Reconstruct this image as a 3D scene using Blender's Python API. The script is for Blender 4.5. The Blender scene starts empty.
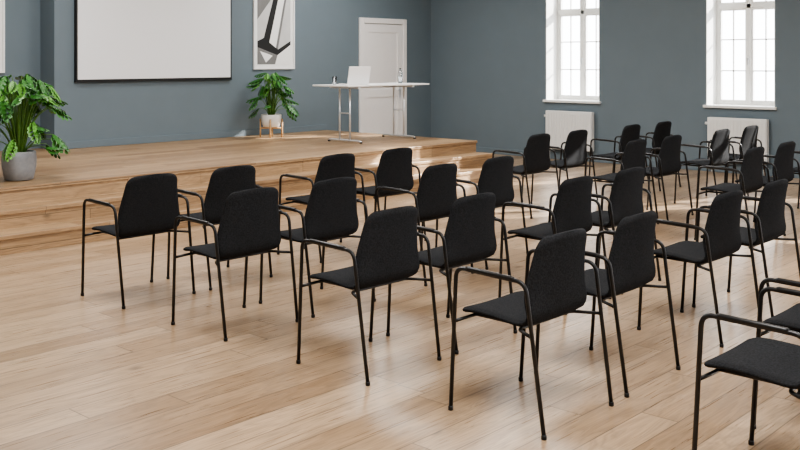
import bpy, bmesh, math, random
from mathutils import Vector, Matrix
random.seed(4)
scene=bpy.context.scene
COL=scene.collection
try:
    scene.view_settings.look='AgX - Medium High Contrast'
except Exception as e: print(e)
# ------------------------------------------------------------ helpers
def s2l(c):
    return tuple(((v/255)/12.92 if v/255<=0.04045 else (((v/255)+0.055)/1.055)**2.4) for v in c)+(1.0,)
def newmat(name):
    m=bpy.data.materials.new(name); m.use_nodes=True
    nt=m.node_tree; return m,nt,nt.nodes['Principled BSDF']
def simple(name,rgb,rough=0.5,metal=0.0,noise=0.0,nscale=20,bump=0.0,spec=None,trans=0.0):
    m,nt,b=newmat(name)
    b.inputs['Roughness'].default_value=rough; b.inputs['Metallic'].default_value=metal
    if spec is not None: b.inputs['Specular IOR Level'].default_value=spec
    if trans: b.inputs['Transmission Weight'].default_value=trans
    c=s2l(rgb)
    tc=nt.nodes.new('ShaderNodeTexCoord'); n=nt.nodes.new('ShaderNodeTexNoise')
    n.inputs['Scale'].default_value=nscale; n.inputs['Detail'].default_value=4
    nt.links.new(tc.outputs['Object'],n.inputs['Vector'])
    r=nt.nodes.new('ShaderNodeValToRGB')
    r.color_ramp.elements[0].position=0.3; r.color_ramp.elements[1].position=0.7
    r.color_ramp.elements[0].color=tuple(v*(1-noise) for v in c[:3])+(1,)
    r.color_ramp.elements[1].color=tuple(min(1,v*(1+noise)) for v in c[:3])+(1,)
    nt.links.new(n.outputs['Fac'],r.inputs['Fac']); nt.links.new(r.outputs['Color'],b.inputs['Base Color'])
    if bump:
        bp=nt.nodes.new('ShaderNodeBump'); bp.inputs['Strength'].default_value=bump; bp.inputs['Distance'].default_value=0.002
        nt.links.new(n.outputs['Fac'],bp.inputs['Height']); nt.links.new(bp.outputs['Normal'],b.inputs['Normal'])
    return m
def planks(name,w,L,c1,c2,rough,dark=0.62,rough_var=0.08):
    m,nt,b=newmat(name); N=nt.nodes; K=nt.links
    def math_(op,a,bv=None,c=None):
        n=N.new('ShaderNodeMath'); n.operation=op
        for i,v in enumerate((a,bv,c)):
            if v is None: continue
            if isinstance(v,(int,float)): n.inputs[i].default_value=v
            else: K.new(v,n.inputs[i])
        return n.outputs[0]
    tc=N.new('ShaderNodeTexCoord'); sp=N.new('ShaderNodeSeparateXYZ'); K.new(tc.outputs['Object'],sp.inputs[0])
    x=sp.outputs[0]; a=math_('ADD',sp.outputs[1],sp.outputs[2])
    aw=math_('DIVIDE',a,w); row=math_('FLOOR',aw)
    wn=N.new('ShaderNodeTexWhiteNoise'); wn.noise_dimensions='1D'; K.new(row,wn.inputs['W'])
    u=math_('ADD',math_('DIVIDE',x,L),math_('MULTIPLY',wn.outputs['Value'],5.0)); col=math_('FLOOR',u)
    cb=N.new('ShaderNodeCombineXYZ'); K.new(row,cb.inputs[0]); K.new(col,cb.inputs[1])
    w2=N.new('ShaderNodeTexWhiteNoise'); w2.noise_dimensions='3D'; K.new(cb.outputs[0],w2.inputs['Vector'])
    idv=w2.outputs['Value']
    def grain(sx,sy,scale,detail,dist):
        c=N.new('ShaderNodeCombineXYZ'); K.new(math_('MULTIPLY',x,sx),c.inputs[0]); K.new(math_('MULTIPLY',a,sy),c.inputs[1])
        K.new(math_('MULTIPLY',idv,53.0),c.inputs[2])
        n=N.new('ShaderNodeTexNoise'); n.inputs['Scale'].default_value=scale; n.inputs['Detail'].default_value=detail
        n.inputs['Distortion'].default_value=dist; K.new(c.outputs[0],n.inputs['Vector']); return n.outputs['Fac'],c.outputs[0]
    g1,v1=grain(0.9,7.0,1.4,4,1.0)
    g2,_=grain(2.0,60.0,1.5,4,0.2)
    rings=math_('ABSOLUTE',math_('SINE',math_('MULTIPLY',g1,26.0)))
    vo=N.new('ShaderNodeTexVoronoi'); vo.inputs['Scale'].default_value=1.5
    ck=N.new('ShaderNodeCombineXYZ'); K.new(math_('MULTIPLY',x,1.0),ck.inputs[0]); K.new(math_('MULTIPLY',a,1.7),ck.inputs[1]); K.new(math_('MULTIPLY',idv,9.0),ck.inputs[2])
    K.new(ck.outputs[0],vo.inputs['Vector'])
    knot=N.new('ShaderNodeMapRange'); knot.inputs[1].default_value=0.02; knot.inputs[2].default_value=0.085
    knot.inputs[3].default_value=0.38; knot.inputs[4].default_value=1.0; K.new(vo.outputs['Distance'],knot.inputs[0])
    mix=N.new('ShaderNodeMix'); mix.data_type='RGBA'; mix.inputs[6].default_value=s2l(c1); mix.inputs[7].default_value=s2l(c2)
    f=math_('ADD',math_('MULTIPLY',idv,0.75),math_('MULTIPLY',math_('SUBTRACT',g1,0.3),0.7)); 
    f=math_('MAXIMUM',math_('MINIMUM',f,1.0),0.0); K.new(f,mix.inputs[0])
    mul=math_('MULTIPLY',math_('ADD',0.80,math_('MULTIPLY',rings,0.22)),math_('ADD',0.58,math_('MULTIPLY',g2,0.82)))
    mul=math_('MULTIPLY',mul,knot.outputs[0])
    fr=math_('FRACT',aw); e1=math_('MULTIPLY',math_('MINIMUM',fr,math_('SUBTRACT',1.0,fr)),w)
    fu=math_('FRACT',u); e2=math_('MULTIPLY',math_('MINIMUM',fu,math_('SUBTRACT',1.0,fu)),L)
    e=math_('MINIMUM',e1,e2); gm=N.new('ShaderNodeMapRange'); gm.inputs[1].default_value=0.0015; gm.inputs[2].default_value=0.0042
    gm.inputs[3].default_value=dark; gm.inputs[4].default_value=1.0; K.new(e,gm.inputs[0])
    mul=math_('MULTIPLY',mul,gm.outputs[0])
    vm=N.new('ShaderNodeVectorMath'); vm.operation='SCALE'; K.new(mix.outputs[2],vm.inputs[0]); K.new(mul,vm.inputs['Scale'])
    K.new(vm.outputs[0],b.inputs['Base Color'])
    K.new(math_('ADD',rough,math_('MULTIPLY',g2,rough_var)),b.inputs['Roughness'])
    bp=N.new('ShaderNodeBump'); bp.inputs['Strength'].default_value=0.06; bp.inputs['Distance'].default_value=0.002
    K.new(mul,bp.inputs['Height']); K.new(bp.outputs['Normal'],b.inputs['Normal'])
    return m
def obj_from_bm(name,bm,mats,parent=None,loc=(0,0,0),smooth=False):
    me=bpy.data.meshes.new(name); bm.normal_update(); bm.to_mesh(me); bm.free()
    for m in (mats if isinstance(mats,(list,tuple)) else [mats]): me.materials.append(m)
    if smooth:
        for p in me.polygons: p.use_smooth=True
    o=bpy.data.objects.new(name,me); COL.objects.link(o); o.location=loc
    if parent: o.parent=parent
    return o
def bm_box(bm,x0,x1,y0,y1,z0,z1,mi=0):
    vs=[bm.verts.new(p) for p in ((x0,y0,z0),(x1,y0,z0),(x1,y1,z0),(x0,y1,z0),(x0,y0,z1),(x1,y0,z1),(x1,y1,z1),(x0,y1,z1))]
    for f in ((0,3,2,1),(4,5,6,7),(0,1,5,4),(1,2,6,5),(2,3,7,6),(3,0,4,7)):
        bm.faces.new([vs[i] for i in f]).material_index=mi
def box(name,x0,x1,y0,y1,z0,z1,mat,parent=None,bevel=0.0):
    bm=bmesh.new(); bm_box(bm,x0,x1,y0,y1,z0,z1)
    o=obj_from_bm(name,bm,mat,parent)
    if bevel:
        md=o.modifiers.new('Bevel','BEVEL'); md.width=bevel; md.segments=2; md.limit_method='ANGLE'
    return o
def round_path(pts,r,seg=6):
    pts=[Vector(p) for p in pts]; out=[pts[0]]
    for i in range(1,len(pts)-1):
        a,b,c=pts[i-1],pts[i],pts[i+1]
        d1=(a-b).normalized(); d2=(c-b).normalized()
        rr=min(r,(a-b).length*0.49,(c-b).length*0.49)
        p0=b+d1*rr; p1=b+d2*rr
        for k in range(seg+1):
            t=k/seg; out.append((1-t)**2*p0+2*t*(1-t)*b+t*t*p1)
    out.append(pts[-1]); return out
def bm_tube(bm,pts,rad,n=10,mi=0,rads=None):
    pts=[Vector(p) for p in pts]; rings=[]; up=None
    for i,p in enumerate(pts):
        t=(pts[min(i+1,len(pts)-1)]-pts[max(i-1,0)]).normalized()
        if up is None:
            up=Vector((1,0,0)) if abs(t.x)<0.8 else Vector((0,1,0))
        s=t.cross(up).normalized(); up=s.cross(t).normalized()
        rr=rads[i] if rads else rad
        rings.append([bm.verts.new(p+rr*(math.cos(2*math.pi*k/n)*s+math.sin(2*math.pi*k/n)*up)) for k in range(n)])
    for a,b in zip(rings,rings[1:]):
        for k in range(n):
            f=bm.faces.new((a[k],a[(k+1)%n],b[(k+1)%n],b[k])); f.material_index=mi; f.smooth=True
    f=bm.faces.new(rings[0][::-1]); f.material_index=mi
    f=bm.faces.new(rings[-1]); f.material_index=mi
def bm_lathe(bm,prof,n=32,c=(0,0,0),mi=0):
    rings=[]
    for r,z in prof:
        rings.append([bm.verts.new((c[0]+r*math.cos(2*math.pi*k/n),c[1]+r*math.sin(2*math.pi*k/n),c[2]+z)) for k in range(n)])
    for a,b in zip(rings,rings[1:]):
        for k in range(n):
            f=bm.faces.new((a[k],a[(k+1)%n],b[(k+1)%n],b[k])); f.material_index=mi; f.smooth=True
    bm.faces.new(rings[0][::-1]).material_index=mi; bm.faces.new(rings[-1]).material_index=mi
def empty(name,loc=(0,0,0),rz=0):
    e=bpy.data.objects.new(name,None); e.location=loc; e.rotation_euler[2]=rz; e.empty_display_size=0.2; COL.objects.link(e); return e

# ------------------------------------------------------------ materials
M_wall=simple('wall_paint_blue_grey',(106,119,127),0.75,noise=0.02,nscale=3,bump=0.03)
M_ceil=simple('ceiling_white',(235,235,232),0.85,noise=0.01)
M_white=simple('white_lacquer',(238,238,237),0.35,noise=0.01)
M_trimw=simple('window_white',(235,235,232),0.4,noise=0.01)
M_floor=planks('oak_floor',0.18,1.9,(184,159,131),(142,116,89),0.24,dark=0.40,rough_var=.10)
M_stage=planks('oak_stage',0.16,2.3,(176,147,113),(132,103,73),0.38,dark=0.42)
M_black=simple('black_metal',(14,14,15),0.38,metal=0.0,noise=0.02)
M_fabric=simple('charcoal_fabric',(41,42,44),0.95,noise=0.32,nscale=130,bump=0.5,spec=0.08)
M_chrome=simple('chrome',(225,227,230),0.28,metal=0.6)
M_screen=simple('screen_fabric',(232,233,235),0.8,noise=0.005)
M_dark=simple('black_border',(14,14,15),0.6)
M_concrete=simple('concrete_pot',(150,152,156),0.8,noise=0.08,nscale=30,bump=0.2)
M_ceramic=simple('white_ceramic',(232,230,226),0.3,noise=0.01)
M_lightwood=simple('birch_stand',(200,160,112),0.5,noise=0.1,nscale=12)
M_soil=simple('soil',(52,38,28),0.95,noise=0.4,nscale=60,bump=0.8)
M_leaf=simple('leaf_green',(54,112,40),0.4,noise=0.35,nscale=7)
M_leaf2=simple('leaf_light_green',(92,148,58),0.42,noise=0.3,nscale=7)
M_stem=simple('stem_green',(84,122,52),0.5,noise=0.15)
M_alu=simple('laptop_white',(246,246,247),0.4,metal=0.0)
M_key=simple('laptop_keys',(60,60,64),0.5)
M_glass=simple('clear_glass',(245,248,250),0.02,trans=1.0)
M_art_w=simple('art_white',(238,238,236),0.7); M_art_l=simple('art_light_grey',(196,196,195),0.7,noise=0.08,nscale=3)
M_art_m=simple('art_mid_grey',(116,116,115),0.7,noise=0.12,nscale=3); M_art_d=simple('art_dark_grey',(30,30,30),0.7,noise=0.1,nscale=3)
M_door=simple('door_white',(236,233,231),0.45,noise=0.01)
M_rad=simple('radiator_white',(228,228,226),0.4,noise=0.01)

# ------------------------------------------------------------ room
XR=13.4; YB=11.4; ZC=3.8; X0=-3.5; Y0=-3.5; ZS=0.48
box('floor',X0,XR+0.45,Y0,YB+0.6,-0.1,0,M_floor)
box('ceiling',X0,XR+0.45,Y0,YB+0.6,ZC,ZC+0.1,M_ceil)
XRC=6.11
bm=bmesh.new(); bm_box(bm,XRC,XR+0.45,YB,YB+0.6,0,ZC); bm_box(bm,X0,XRC,YB+0.36,YB+0.6,0,ZC)
obj_from_bm('wall_back',bm,M_wall)
wins=[8.42,5.66,2.90,0.14]; HW=0.5; SILL=0.93; WT=3.1; TH=0.45
bm=bmesh.new()
edges=[Y0]
for c in sorted(wins): edges+= [c-HW,c+HW]
edges.append(YB)
for i in range(0,len(edges),2): bm_box(bm,XR,XR+TH,edges[i],edges[i+1],0,ZC)
for c in wins:
    bm_box(bm,XR,XR+TH,c-HW,c+HW,0,SILL); bm_box(bm,XR,XR+TH,c-HW,c+HW,WT,ZC)
obj_from_bm('wall_right',bm,M_wall)
for i,c in enumerate(wins):
    W=empty('window_%d'%(i+1))
    bm=bmesh.new(); x0=XR+0.002; x1=XR+TH-0.002; t=0.012
    bm_box(bm,x0,x1,c+HW-t,c+HW-0.0005,SILL+.03,WT-t); bm_box(bm,x0,x1,c-HW+0.0005,c-HW+t,SILL+.03,WT-t); bm_box(bm,x0,x1,c-HW+.0005,c+HW-.0005,WT-t,WT-.0005)
    obj_from_bm('reveal_lining',bm,M_trimw,W)
    box('sill_board',XR-0.05,XR+TH-0.002,c-HW-0.03,c+HW+0.03,SILL-0.008,SILL+0.03,M_trimw,W,bevel=0.006)
    bm=bmesh.new(); xa=XR+0.32; xb=XR+0.39; yl=c-HW+t; yr=c+HW-t; zb=SILL+0.03; zt=WT-t
    fw=0.04
    bm_box(bm,xa,xb,yl,yl+fw,zb,zt); bm_box(bm,xa,xb,yr-fw,yr,zb,zt); bm_box(bm,xa,xb,yl+fw,yr-fw,zb,zb+fw); bm_box(bm,xa,xb,yl+fw,yr-fw,zt-fw,zt)
    TR=2.36
    bm_box(bm,xa-0.01,xb,yl+fw,yr-fw,TR,TR+0.06)
    bm_box(bm,xa-0.01,xb,c-0.028,c+0.028,zb+fw,zt-fw)
    for s in (-1,1):
        ya,yb=(yl+fw,c-0.028) if s<0 else (c+0.028,yr-fw)
        for z0,z1,rows in ((zb+fw,TR,3),(TR+0.06,zt-fw,1)):
            sw=0.03
            bm_box(bm,xa+.01,xb-.01,ya,ya+sw,z0,z1); bm_box(bm,xa+.01,xb-.01,yb-sw,yb,z0,z1)
            bm_box(bm,xa+.01,xb-.01,ya+sw,yb-sw,z0,z0+sw); bm_box(bm,xa+.01,xb-.01,ya+sw,yb-sw,z1-sw,z1)
            ym=(ya+yb)/2; bm_box(bm,xa+.02,xb-.02,ym-.009,ym+.009,z0+sw,z1-sw)
            for r in range(1,rows):
                zz=z0+(z1-z0)*r/rows; bm_box(bm,xa+.02,xb-.02,ya+sw,yb-sw,zz-.009,zz+.009)
    obj_from_bm('frame',bm,M_trimw,W)
    bm=bmesh.new(); bm_box(bm,xa-0.035,xa-.01,c-.012,c+.012,1.62,1.64); bm_box(bm,xa-0.045,xa-.03,c-.012,c+.012,1.54,1.64)
    obj_from_bm('handle',bm,M_chrome,W)
    R=empty('radiator',(XR-0.075,c,0))
    bm=bmesh.new(); bm_box(bm,-.045,.045,-.43,.43,0.17,0.79)
    o=obj_from_bm('panel',bm,M_rad,R); md=o.modifiers.new('b','BEVEL'); md.width=.01; md.segments=2
    bm=bmesh.new()
    for k in range(17):
        y=-.4+k*.05; bm_box(bm,-.052,-.046,y-.014,y+.014,0.21,0.75)
    obj_from_bm('ridges',bm,M_rad,R)
    bm=bmesh.new(); bm_tube(bm,[(0,.38,0.001),(0,.38,.18)],.01); bm_tube(bm,[(0,-.38,0.001),(0,-.38,.18)],.01)
    bm_tube(bm,[(0,.43,.70),(0,.475,.70)],.02); 
    bm_box(bm,.045,.0745,-.3,-.26,.3,.7); bm_box(bm,.045,.0745,.26,.3,.3,.7)
    obj_from_bm('pipes_and_brackets',bm,M_rad,R)
box('baseboard_right',XR-0.018,XR-0.0005,Y0,YB-0.0005,0.0005,0.10,M_wall,bevel=.004)
DX0,DX1=11.54,12.70
box('baseboard_back',DX1+0.01,XR-0.019,YB-0.018,YB-0.0005,0.0005,0.10,M_wall,bevel=.004)
box('baseboard_stage',XRC+0.01,10.78,YB-0.018,YB-0.0005,ZS+0.0005,ZS+0.09,M_wall,bevel=.004)

# door
D=empty('door_1')
dh=2.32; cw=0.09
bm=bmesh.new()
bm_box(bm,DX0,DX0+cw,YB-.05,YB-.001,0.001,dh); bm_box(bm,DX1-cw,DX1,YB-.05,YB-.001,0.001,dh); bm_box(bm,DX0+cw,DX1-cw,YB-.05,YB-.001,dh-cw,dh)
o=obj_from_bm('casing',bm,M_door,D); md=o.modifiers.new('b','BEVEL'); md.width=.008; md.segments=2
bm=bmesh.new(); a,b=DX0+cw+.008,DX1-cw-.008
bm_box(bm,a,b,YB-.016,YB-.002,0.006,dh-cw-.008)
for (xa,xb,za,zb) in ((a,a+.12,0.006,dh-cw-.008),(b-.12,b,0.006,dh-cw-.008),(a+.12,b-.12,.006,.25),(a+.12,b-.12,.98,1.1),(a+.12,b-.12,dh-cw-.15,dh-cw-.008)):
    bm_box(bm,xa,xb,YB-.030,YB-.016,za,zb)
obj_from_bm('door_leaf',bm,M_door,D)
bm=bmesh.new(); bm_box(bm,b-.085,b-.045,YB-.036,YB-.030,.96,1.18); bm_tube(bm,[(b-.065,YB-.036,1.1),(b-.065,YB-.08,1.1),(b-.18,YB-.08,1.1)],.009)
obj_from_bm('handle',bm,M_chrome,D)

# ------------------------------------------------------------ stage
SX=10.8; SY=7.79; TR_=0.28
bm=bmesh.new()
prof=[(SY,0.0),(SY,.16),(SY+TR_,.16),(SY+TR_,.32),(SY+2*TR_,.32),(SY+2*TR_,ZS),(YB+0.36-.001,ZS),(YB+0.36-.001,0.0)]
def extr(bm,prof,x0,x1):
    A=[bm.verts.new((x0,y,z)) for y,z in prof]; B=[bm.verts.new((x1,y,z)) for y,z in prof]
    n=len(prof)
    for i in range(n): bm.faces.new((A[i],B[i],B[(i+1)%n],A[(i+1)%n]))
    bm.faces.new(A); bm.faces.new(B[::-1])
extr(bm,prof,X0,XRC-.001)
prof2=[p for p in prof]; prof2[6]=(YB-.001,ZS); prof2[7]=(YB-.001,0.0)
extr(bm,prof2,XRC-.001,SX)
for k in range(3):
    y=SY+k*TR_; z=.16*(k+1); bm_box(bm,X0,SX+.012,y-.015,y+.03,z-.034,z+.0015)
bmesh.ops.recalc_face_normals(bm,faces=bm.faces)
o=obj_from_bm('stage',bm,M_stage); md=o.modifiers.new('b','BEVEL'); md.width=.004; md.segments=2; md.limit_method='ANGLE'

# ------------------------------------------------------------ projection screen (wall mounted)
P=empty('projection_screen',(7.62,YB,2.1))
sx0,sx1,sz0,sz1=6.38,8.86,1.335,2.98
def pbox(n,x0,x1,y0,y1,z0,z1,m,bev=0): return box(n,x0-7.62,x1-7.62,y0-YB,y1-YB,z0-2.1,z1-2.1,m,P,bev)
pbox('black_backing',sx0,sx1,YB-.04,YB-.001,sz0,sz1,M_dark)
pbox('white_surface',sx0+.026,sx1-.026,YB-.046,YB-.0405,sz0+.024,sz1-.035,M_screen)
pbox('bottom_bar',sx0-.005,sx1+.005,YB-.05,YB-.001,sz0-.012,sz0-.0005,M_dark,.003)
pbox('casing',sx0-.06,sx1+.06,YB-.11,YB-.001,sz1+.001,sz1+.11,M_white,.01)

# framed art
def art(x0,x1,z0,z1,y):
    A=empty('framed_art_print',((x0+x1)/2,y,(z0+z1)/2))
    w=(x1-x0)/2; h=(z1-z0)/2
    bm=bmesh.new()
    f=.022
    bm_box(bm,-w,w,-.03,-.001,-h,-h+f); bm_box(bm,-w,w,-.03,-.001,h-f,h); bm_box(bm,-w,-w+f,-.03,-.001,-h+f,h-f); bm_box(bm,w-f,w,-.03,-.001,-h+f,h-f)
    obj_from_bm('frame',bm,M_white,A)
    box('mount',-w+f,w-f,-.010,-.001,-h+f,h-f,M_art_w,A)
    iw=w-.075; ih=h-.075; yy=[-.0105]
    def poly(pts,mat,nm):
        yy[0]-=.0005
        bm=bmesh.new()
        bm.faces.new([bm.verts.new((px*iw,yy[0],pz*ih)) for px,pz in pts]); obj_from_bm(nm,bm,mat,A)
    poly([(-1,-1),(1,-1),(1,1),(-1,1)],M_art_l,'sky')
    poly([(-1,.35),(-.15,1),(-1,1)],M_art_m,'left_plane')
    poly([(-.05,1),(.25,1),(-.30,-.35),(-.62,-.20)],M_art_d,'dark_fin')
    poly([(.25,1),(.62,1),(.10,-.50),(-.30,-.35)],M_art_w,'bright_fin')
    poly([(.62,1),(.74,1),(.22,-.55),(.10,-.50)],M_art_m,'fin_edge')
    poly([(-1,-.30),(-.62,-.20),(.22,-.55),(1,-.28),(1,-.40),(.2,-.72),(-1,-.48)],M_art_d,'dark_beam')
    poly([(-1,-.48),(.2,-.72),(.05,-1),(-1,-1)],M_art_m,'lower_left')
    poly([(.2,-.72),(1,-.40),(1,-1),(.05,-1)],M_art_w,'lower_right')
    poly([(-.85,-.60),(-.1,-.74),(-.5,-.95)],M_art_w,'facet')
art(9.29,10.1,1.47,2.62,YB-.0005)
art(4.80,5.63,1.45,2.60,YB+.3595)

# ------------------------------------------------------------ chair
def catmull(P,n):
    P=[Vector(p) for p in P]; P=[P[0]*2-P[1]]+P+[P[-1]*2-P[-2]]; out=[]
    for i in range(1,len(P)-2):
        for k in range(n):
            t=k/n; a,b,c,d=P[i-1],P[i],P[i+1],P[i+2]
            out.append(0.5*((2*b)+(-a+c)*t+(2*a-5*b+4*c-d)*t*t+(-a+3*b-3*c+d)*t**3))
    out.append(P[-2]); return out
def make_shell():
    prof=catmull([(.245,.434),(.225,.448),(.17,.458),(.05,.455),(-.06,.444),(-.115,.446),(-.148,.474),(-.160,.54),(-.172,.64),(-.190,.745),(-.207,.815),(-.216,.845)],6)
    L=[0]
    for a,b in zip(prof,prof[1:]): L.append(L[-1]+(b-a).length)
    T=L[-1]; r=.065
    end=[r*(1-math.cos(math.radians(a))) for a in (0,12,24,36,48,60,72,84)]
    ts=end+[r+.01+i*(T-2*r-.02)/26 for i in range(27)]+[T-e for e in end[::-1]]
    def at(s):
        for i in range(len(L)-1):
            if s<=L[i+1]+1e-9:
                t=(s-L[i])/(L[i+1]-L[i]); return prof[i].lerp(prof[i+1],t)
        return prof[-1]
    def sm(x): x=max(0,min(1,x)); return x*x*(3-2*x)
    th=.013
    bm=bmesh.new(); F=[];B=[]; nx=18
    for i,s in enumerate(ts):
        p=at(s); q0=at(max(0,s-.004)); q1=at(min(T,s+.004)); t=(q1-q0).normalized(); n=Vector((t.y,-t.x))
        z=p.y; y=p.x
        bk=sm((z-.46)/.14)
        hw=.233+.008*sm((z-.45)/.08)-.042*sm((z-.52)/.30)
        d=min(s,T-s)
        if d<r: hw=hw-r+math.sqrt(max(0,r*r-(r-d)**2))
        ft=min(1,(d/.02))**.5; ft=max(.35,ft)
        rowF=[];rowB=[]
        for k in range(nx+1):
            u=math.sin(math.pi/2*(-1+2*k/nx))
            fu=max(.35,min(1,((1-abs(u))*hw/.018))**.5); h=th*min(ft,fu)
            yy=y+bk*.030*u*u; zz=z+(1-bk)*.006*u*u-.010*u*u*sm((s-(T-.12))/.12)
            rowF.append(bm.verts.new((hw*u,yy+n.x*-h,zz+n.y*-h))); rowB.append(bm.verts.new((hw*u,yy+n.x*h,zz+n.y*h)))
        F.append(rowF);B.append(rowB)
    for A,fl in ((F,0),(B,1)):
        for a,b in zip(A,A[1:]):
            for k in range(nx):
                q=(a[k],a[k+1],b[k+1],b[k]); bm.faces.new(q[::-1] if fl else q)
    for i in range(len(ts)-1):
        bm.faces.new((F[i][0],F[i+1][0],B[i+1][0],B[i][0])); bm.faces.new((F[i][nx],B[i][nx],B[i+1][nx],F[i+1][nx]))
    for k in range(nx):
        bm.faces.new((F[0][k],B[0][k],B[0][k+1],F[0][k+1])); bm.faces.new((F[-1][k],F[-1][k+1],B[-1][k+1],B[-1][k]))
    bmesh.ops.recalc_face_normals(bm,faces=bm.faces)
    for f in bm.faces: f.smooth=True
    return bm
bm=make_shell()
for s in (-1,1):
    path=round_path([(s*.274,.252,.012),(s*.283,.212,.665),(s*.283,-.172,.652),(s*.274,-.262,.012)],.05,8)
    bm_tube(bm,path,.0096,12,1)
    bm_tube(bm,[(s*.283,.15,.6665),(s*.283,.14,.667),(s*.283,-.10,.659),(s*.283,-.11,.6585)],.0125,12,1,rads=[.009,.0112,.0112,.009])
    for y in (.252,-.262):
        bm_lathe(bm,[(.010,0),(.0122,.002),(.0122,.016),(.0106,.02)],12,(s*.274,y*1.002,0),1)
yf=.252-.04*(.42/.653); yr=-.262+.09*(.42/.64)
bm_tube(bm,round_path([(-.279,yf,.415),(-.20,yf-.02,.424),(.20,yf-.02,.424),(.279,yf,.415)],.03,4),.008,10,1)
bm_tube(bm,round_path([(-.279,yr,.42),(-.21,yr+.12,.422),(.21,yr+.12,.422),(.279,yr,.42)],.03,4),.008,10,1)
for s in (-.16,.16): bm_tube(bm,[(s,.2,.43),(s,-.07,.428)],.008,8,1)
CH=bpy.data.meshes.new('conference_chair'); bm.to_mesh(CH); bm.free()
CH.materials.append(M_fabric); CH.materials.append(M_black)
cols=[3.78,4.47,5.525,6.255,8.48,9.23,10.42,11.24]
rowsY=[5.89,4.775,3.61,2.57]
def chair(x,y,rz=0):
    o=bpy.data.objects.new('conference_chair',CH); COL.objects.link(o); o.location=(x,y,0); o.rotation_euler[2]=rz
sh=[(-.055,-.085),(-.068,-.038),(-.052,-.010),(-.042,0)]
for j,y in enumerate(rowsY):
    for i,x in enumerate(cols):
        dx,dy=sh[j] if i<2 else ((.02,-.0) if (j==0 and i<4) else (-.012,0))
        chair(x+dx+random.uniform(-.006,.006),y+dy+random.uniform(-.006,.006),random.uniform(-.012,.012))
for x,y in ((3.72,1.385),(4.45,1.45),(5.5,1.48),(6.23,1.48),(8.46,1.48),(9.21,1.48)): chair(x,y)

# ------------------------------------------------------------ table on stage
T=empty('folding_table',(9.90,9.5,ZS+.001))
bm=bmesh.new(); bm_box(bm,-.83,.83,-.35,.35,.768,.79)
o=obj_from_bm('table_top',bm,M_white,T); md=o.modifiers.new('b','BEVEL'); md.width=.006; md.segments=2
bm=bmesh.new()
for x in (-.55,.55):
    for dy in (-.10,.10): bm_tube(bm,[(x,dy,.03),(x,dy,.74)],.0125)
    bm_tube(bm,round_path([(x,-.31,.018),(x,-.28,.03),(x,.28,.03),(x,.31,.018)],.03),.014)
    bm_tube(bm,[(x,-.10,.40),(x,.10,.40)],.009)
    bm_box(bm,x-.025,x+.025,-.28,.28,.738,.7675)
bm_tube(bm,[(-.5,0,.748),(.5,0,.748)],.011)
obj_from_bm('legs',bm,M_chrome,T)
for x in (-.55,.55):
    for y in (-.31,.31):
        bm=bmesh.new(); bm_lathe(bm,[(.018,0),(.02,.012),(.012,.02)],14,(x,y,0)); obj_from_bm('foot_cap',bm,M_dark,T)
LT=empty('laptop',(9.44,9.42,ZS+.7915),math.radians(165))
bm=bmesh.new(); bm_box(bm,-.17,.17,-.12,.12,0,.014); o=obj_from_bm('base',bm,M_alu,LT); md=o.modifiers.new('b','BEVEL'); md.width=.004; md.segments=2
bm=bmesh.new()
for r in range(5):
    for k in range(12): bm_box(bm,-.145+k*.0245,-.125+k*.0245,.085-r*.022-.018,.085-r*.022,.0141,.0155)
obj_from_bm('keys',bm,M_key,LT)
bm=bmesh.new(); bm_box(bm,-.17,.17,0,.007,0,.245); o=obj_from_bm('lid',bm,M_alu,LT,(0,.117,.014)); o.rotation_euler[0]=math.radians(-14)
md=o.modifiers.new('b','BEVEL'); md.width=.003; md.segments=2
bm=bmesh.new(); bm_box(bm,-.16,.16,-.0012,-.0003,.012,.235); o=obj_from_bm('display',bm,M_key,LT,(0,.117,.014)); o.rotation_euler[0]=math.radians(-14)
bm=bmesh.new(); bm_lathe(bm,[(.026,0),(.033,.11),(.030,.11),(.024,.008),(.001,.008)],24); obj_from_bm('drinking_glass',bm,M_glass,loc=(9.27,9.62,ZS+.7915))
bm=bmesh.new(); bm_lathe(bm,[(.032,0),(.036,.02),(.036,.14),(.014,.20),(.016,.22),(.013,.22),(.011,.20),(.033,.14),(.033,.02),(.001,.008)],24); obj_from_bm('glass_carafe',bm,M_glass,loc=(10.46,9.48,ZS+.7915))

# ------------------------------------------------------------ plants
def leaf_mesh(name,L,W,mat,lobes=5,curl=.25):
    bm=bmesh.new()
    def wd(t): return W*(math.sin(math.pi*min(1,(t*.92+.08)))**.75)*(1-.35*t)
    def P(x,t):
        z=-curl*L*(t**1.7)-.35*abs(x)**1.3*2; return (x,t*L,z)
    n=lobes*3
    mid=[bm.verts.new(P(0,i/n)) for i in range(n+1)]
    for s in (-1,1):
        inn=[bm.verts.new(P(s*wd(i/n)*.38,max(0,i/n))) for i in range(n+1)]
        for i in range(n):
            bm.faces.new((mid[i],mid[i+1],inn[i+1],inn[i]) if s>0 else (mid[i],inn[i],inn[i+1],mid[i+1]))
        for k in range(lobes):
            i0=k*3; a,b_,c=inn[i0],inn[i0+1],inn[i0+2]
            t0=(i0)/n; t2=(i0+2.0)/n; sh=.12
            o0=bm.verts.new(P(s*wd(t0+.03)*.92,min(1,t0+sh*.6))); o1=bm.verts.new(P(s*wd((t0+t2)/2)*1.04,min(1.02,(t0+t2)/2+sh*.9))); o2=bm.verts.new(P(s*wd(min(1,t2))*.85,min(1.03,t2+sh)))
            for q in ((a,b_,o1,o0),(b_,c,o2,o1)):
                bm.faces.new(q if s<0 else q[::-1])
    for f in bm.faces: f.smooth=True
    me=bpy.data.meshes.new(name); bm.to_mesh(me); bm.free(); me.materials.append(mat); return me
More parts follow.
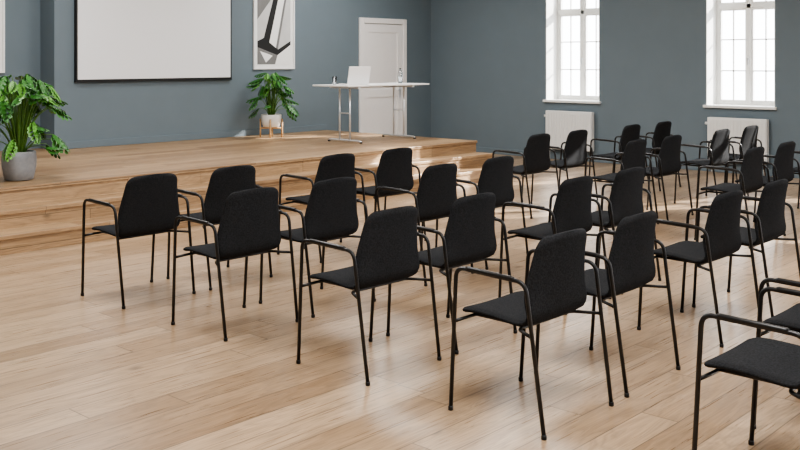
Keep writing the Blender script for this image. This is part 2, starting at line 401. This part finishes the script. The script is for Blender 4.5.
def plant(name,loc,potf,R,Hmin,Hmax,nl,ls,seed,base_h,ymax=9):
    rnd=random.Random(seed)
    E=empty(name,loc); potf(E)
    sb=bmesh.new(); leaves=bmesh.new()
    lm=[leaf_mesh('leafA',1,.46,M_leaf),leaf_mesh('leafB',1,.42,M_leaf2,6,.32)]
    for i in range(nl):
        az=i*2.39996+rnd.uniform(-.3,.3); f=(i+.5)/nl
        rad=R*(.12+.88*math.sqrt(f))*rnd.uniform(.65,1.08)
        h=Hmax-(Hmax-Hmin)*(f**1.2)*rnd.uniform(.4,1.2)
        tip=Vector((math.cos(az)*rad,math.sin(az)*rad,h)); b0=Vector((math.cos(az)*.04,math.sin(az)*.04,base_h-.01))
        c=Vector((tip.x*.35,tip.y*.35,base_h+(h-base_h)*.8+.06))
        sz=ls*rnd.uniform(.7,1.15)
        az2=az-math.pi/2+rnd.uniform(-.6,.6)
        for _ in range(20):
            if tip.y+sz*max(0,math.sin(az))*1.05+.06>ymax: tip.y-=.03
        pts=[(1-t)**2*b0+2*t*(1-t)*c+t*t*tip for t in [k/8 for k in range(9)]]
        bm_tube(sb,pts,.004,6,0,rads=[.0065-.0035*k/8 for k in range(9)])
        rot=Matrix.Rotation(az2,4,'Z')@Matrix.Rotation(rnd.uniform(-1.0,.2),4,'X')@Matrix.Rotation(rnd.uniform(-.6,.6),4,'Y')
        M=Matrix.Translation(tip)@rot@Matrix.Scale(sz,4)
        src=lm[0] if rnd.random()<.62 else lm[1]; mi=0 if src is lm[0] else 1
        vs=[]
        for v in src.vertices:
            q=M@v.co; q.y=min(q.y,ymax); vs.append(leaves.verts.new(q))
        for p in src.polygons:
            ff=leaves.faces.new([vs[k] for k in p.vertices]); ff.material_index=mi; ff.smooth=True
    obj_from_bm('stems',sb,M_stem,E); obj_from_bm('leaves',leaves,[M_leaf,M_leaf2],E)
def pot_grey(E):
    bm=bmesh.new(); bm_lathe(bm,[(.105,0),(.13,.012),(.152,.12),(.157,.20),(.151,.265),(.144,.272),(.138,.268),(.14,.23),(.02,.23)],40)
    obj_from_bm('pot',bm,M_concrete,E)
    bm=bmesh.new(); bm_lathe(bm,[(.135,.231),(.135,.242),(.07,.252),(.005,.255)],24); obj_from_bm('soil',bm,M_soil,E)
def pot_stand(E):
    bm=bmesh.new(); bm_lathe(bm,[(.09,.15),(.12,.16),(.145,.24),(.15,.33),(.143,.335),(.138,.31),(.02,.31)],36); obj_from_bm('pot',bm,M_ceramic,E)
    bm=bmesh.new(); bm_lathe(bm,[(.13,.311),(.13,.318),(.005,.326)],24); obj_from_bm('soil',bm,M_soil,E)
    bm=bmesh.new()
    for k in range(4):
        a=math.pi/4+k*math.pi/2; bm_tube(bm,[(.158*math.cos(a),.158*math.sin(a),.0),(.158*math.cos(a),.158*math.sin(a),.27)],.012,10)
    bm_tube(bm,[(-.11,-.11,.135),(.11,.11,.135)],.011,8); bm_tube(bm,[(-.11,.11,.135),(.11,-.11,.135)],.011,8)
    obj_from_bm('wooden_stand',bm,M_lightwood,E)
plant('potted_monstera',(4.36,8.80,ZS+.001),pot_grey,.41,.30,1.0,72,.19,3,.24)
plant('potted_monstera',(9.25,10.93,ZS+.001),pot_stand,.29,.40,.95,40,.20,8,.32,ymax=.44)

# ------------------------------------------------------------ unseen ceiling lights, added to fill the room; last pair brighten the stage wall
for (x,y,e) in ((2.6,1.6,150),(3.4,6.2,145),(8.2,1.8,150),(8.6,6.2,155),(5.2,9.6,75),(10.2,9.6,85)):
        C=empty('ceiling_fill_light',(x,y,ZC))
        box('housing',-.92,.92,-.62,.62,-.06,-.001,M_white,C,bevel=.005)
        ld=bpy.data.lights.new('fill_lamp','AREA'); ld.shape='RECTANGLE'; ld.size=1.7; ld.size_y=1.1; ld.energy=e; ld.color=(1,.995,.985)
        lo=bpy.data.objects.new('fill_lamp',ld); COL.objects.link(lo); lo.parent=C; lo.location=(0,0,-.065)
sd=bpy.data.lights.new('sun','SUN'); sd.energy=22; sd.angle=math.radians(.6); sd.color=(1,.97,.92)
so=bpy.data.objects.new('sun',sd); COL.objects.link(so); so.location=(20,0,12)
d=Vector((-.80,.46,-.42)).normalized(); so.rotation_euler=d.to_track_quat('-Z','Y').to_euler()
w=bpy.data.worlds.new('sky'); scene.world=w; w.use_nodes=True; nt=w.node_tree; bg=nt.nodes['Background']
tc=nt.nodes.new('ShaderNodeTexCoord'); dt=nt.nodes.new('ShaderNodeVectorMath'); dt.operation='DOT_PRODUCT'; dt.inputs[1].default_value=(1,0,0)
nt.links.new(tc.outputs['Generated'],dt.inputs[0]); mr=nt.nodes.new('ShaderNodeMapRange'); mr.inputs[1].default_value=0.1; mr.inputs[2].default_value=.7; mr.inputs[3].default_value=.28; mr.inputs[4].default_value=8.0
nt.links.new(dt.outputs['Value'],mr.inputs[0]); nt.links.new(mr.outputs[0],bg.inputs['Strength']); bg.inputs['Color'].default_value=(.93,.96,1,1)

# ------------------------------------------------------------ camera
cd=bpy.data.cameras.new('camera'); cam=bpy.data.objects.new('camera',cd); COL.objects.link(cam)
cd.lens=970/800*36; cd.sensor_width=36; cd.shift_y=-165/800
cam.location=(0,0,1.61); cam.rotation_euler=(math.radians(90),0,math.radians(42.2-90))
scene.camera=cam
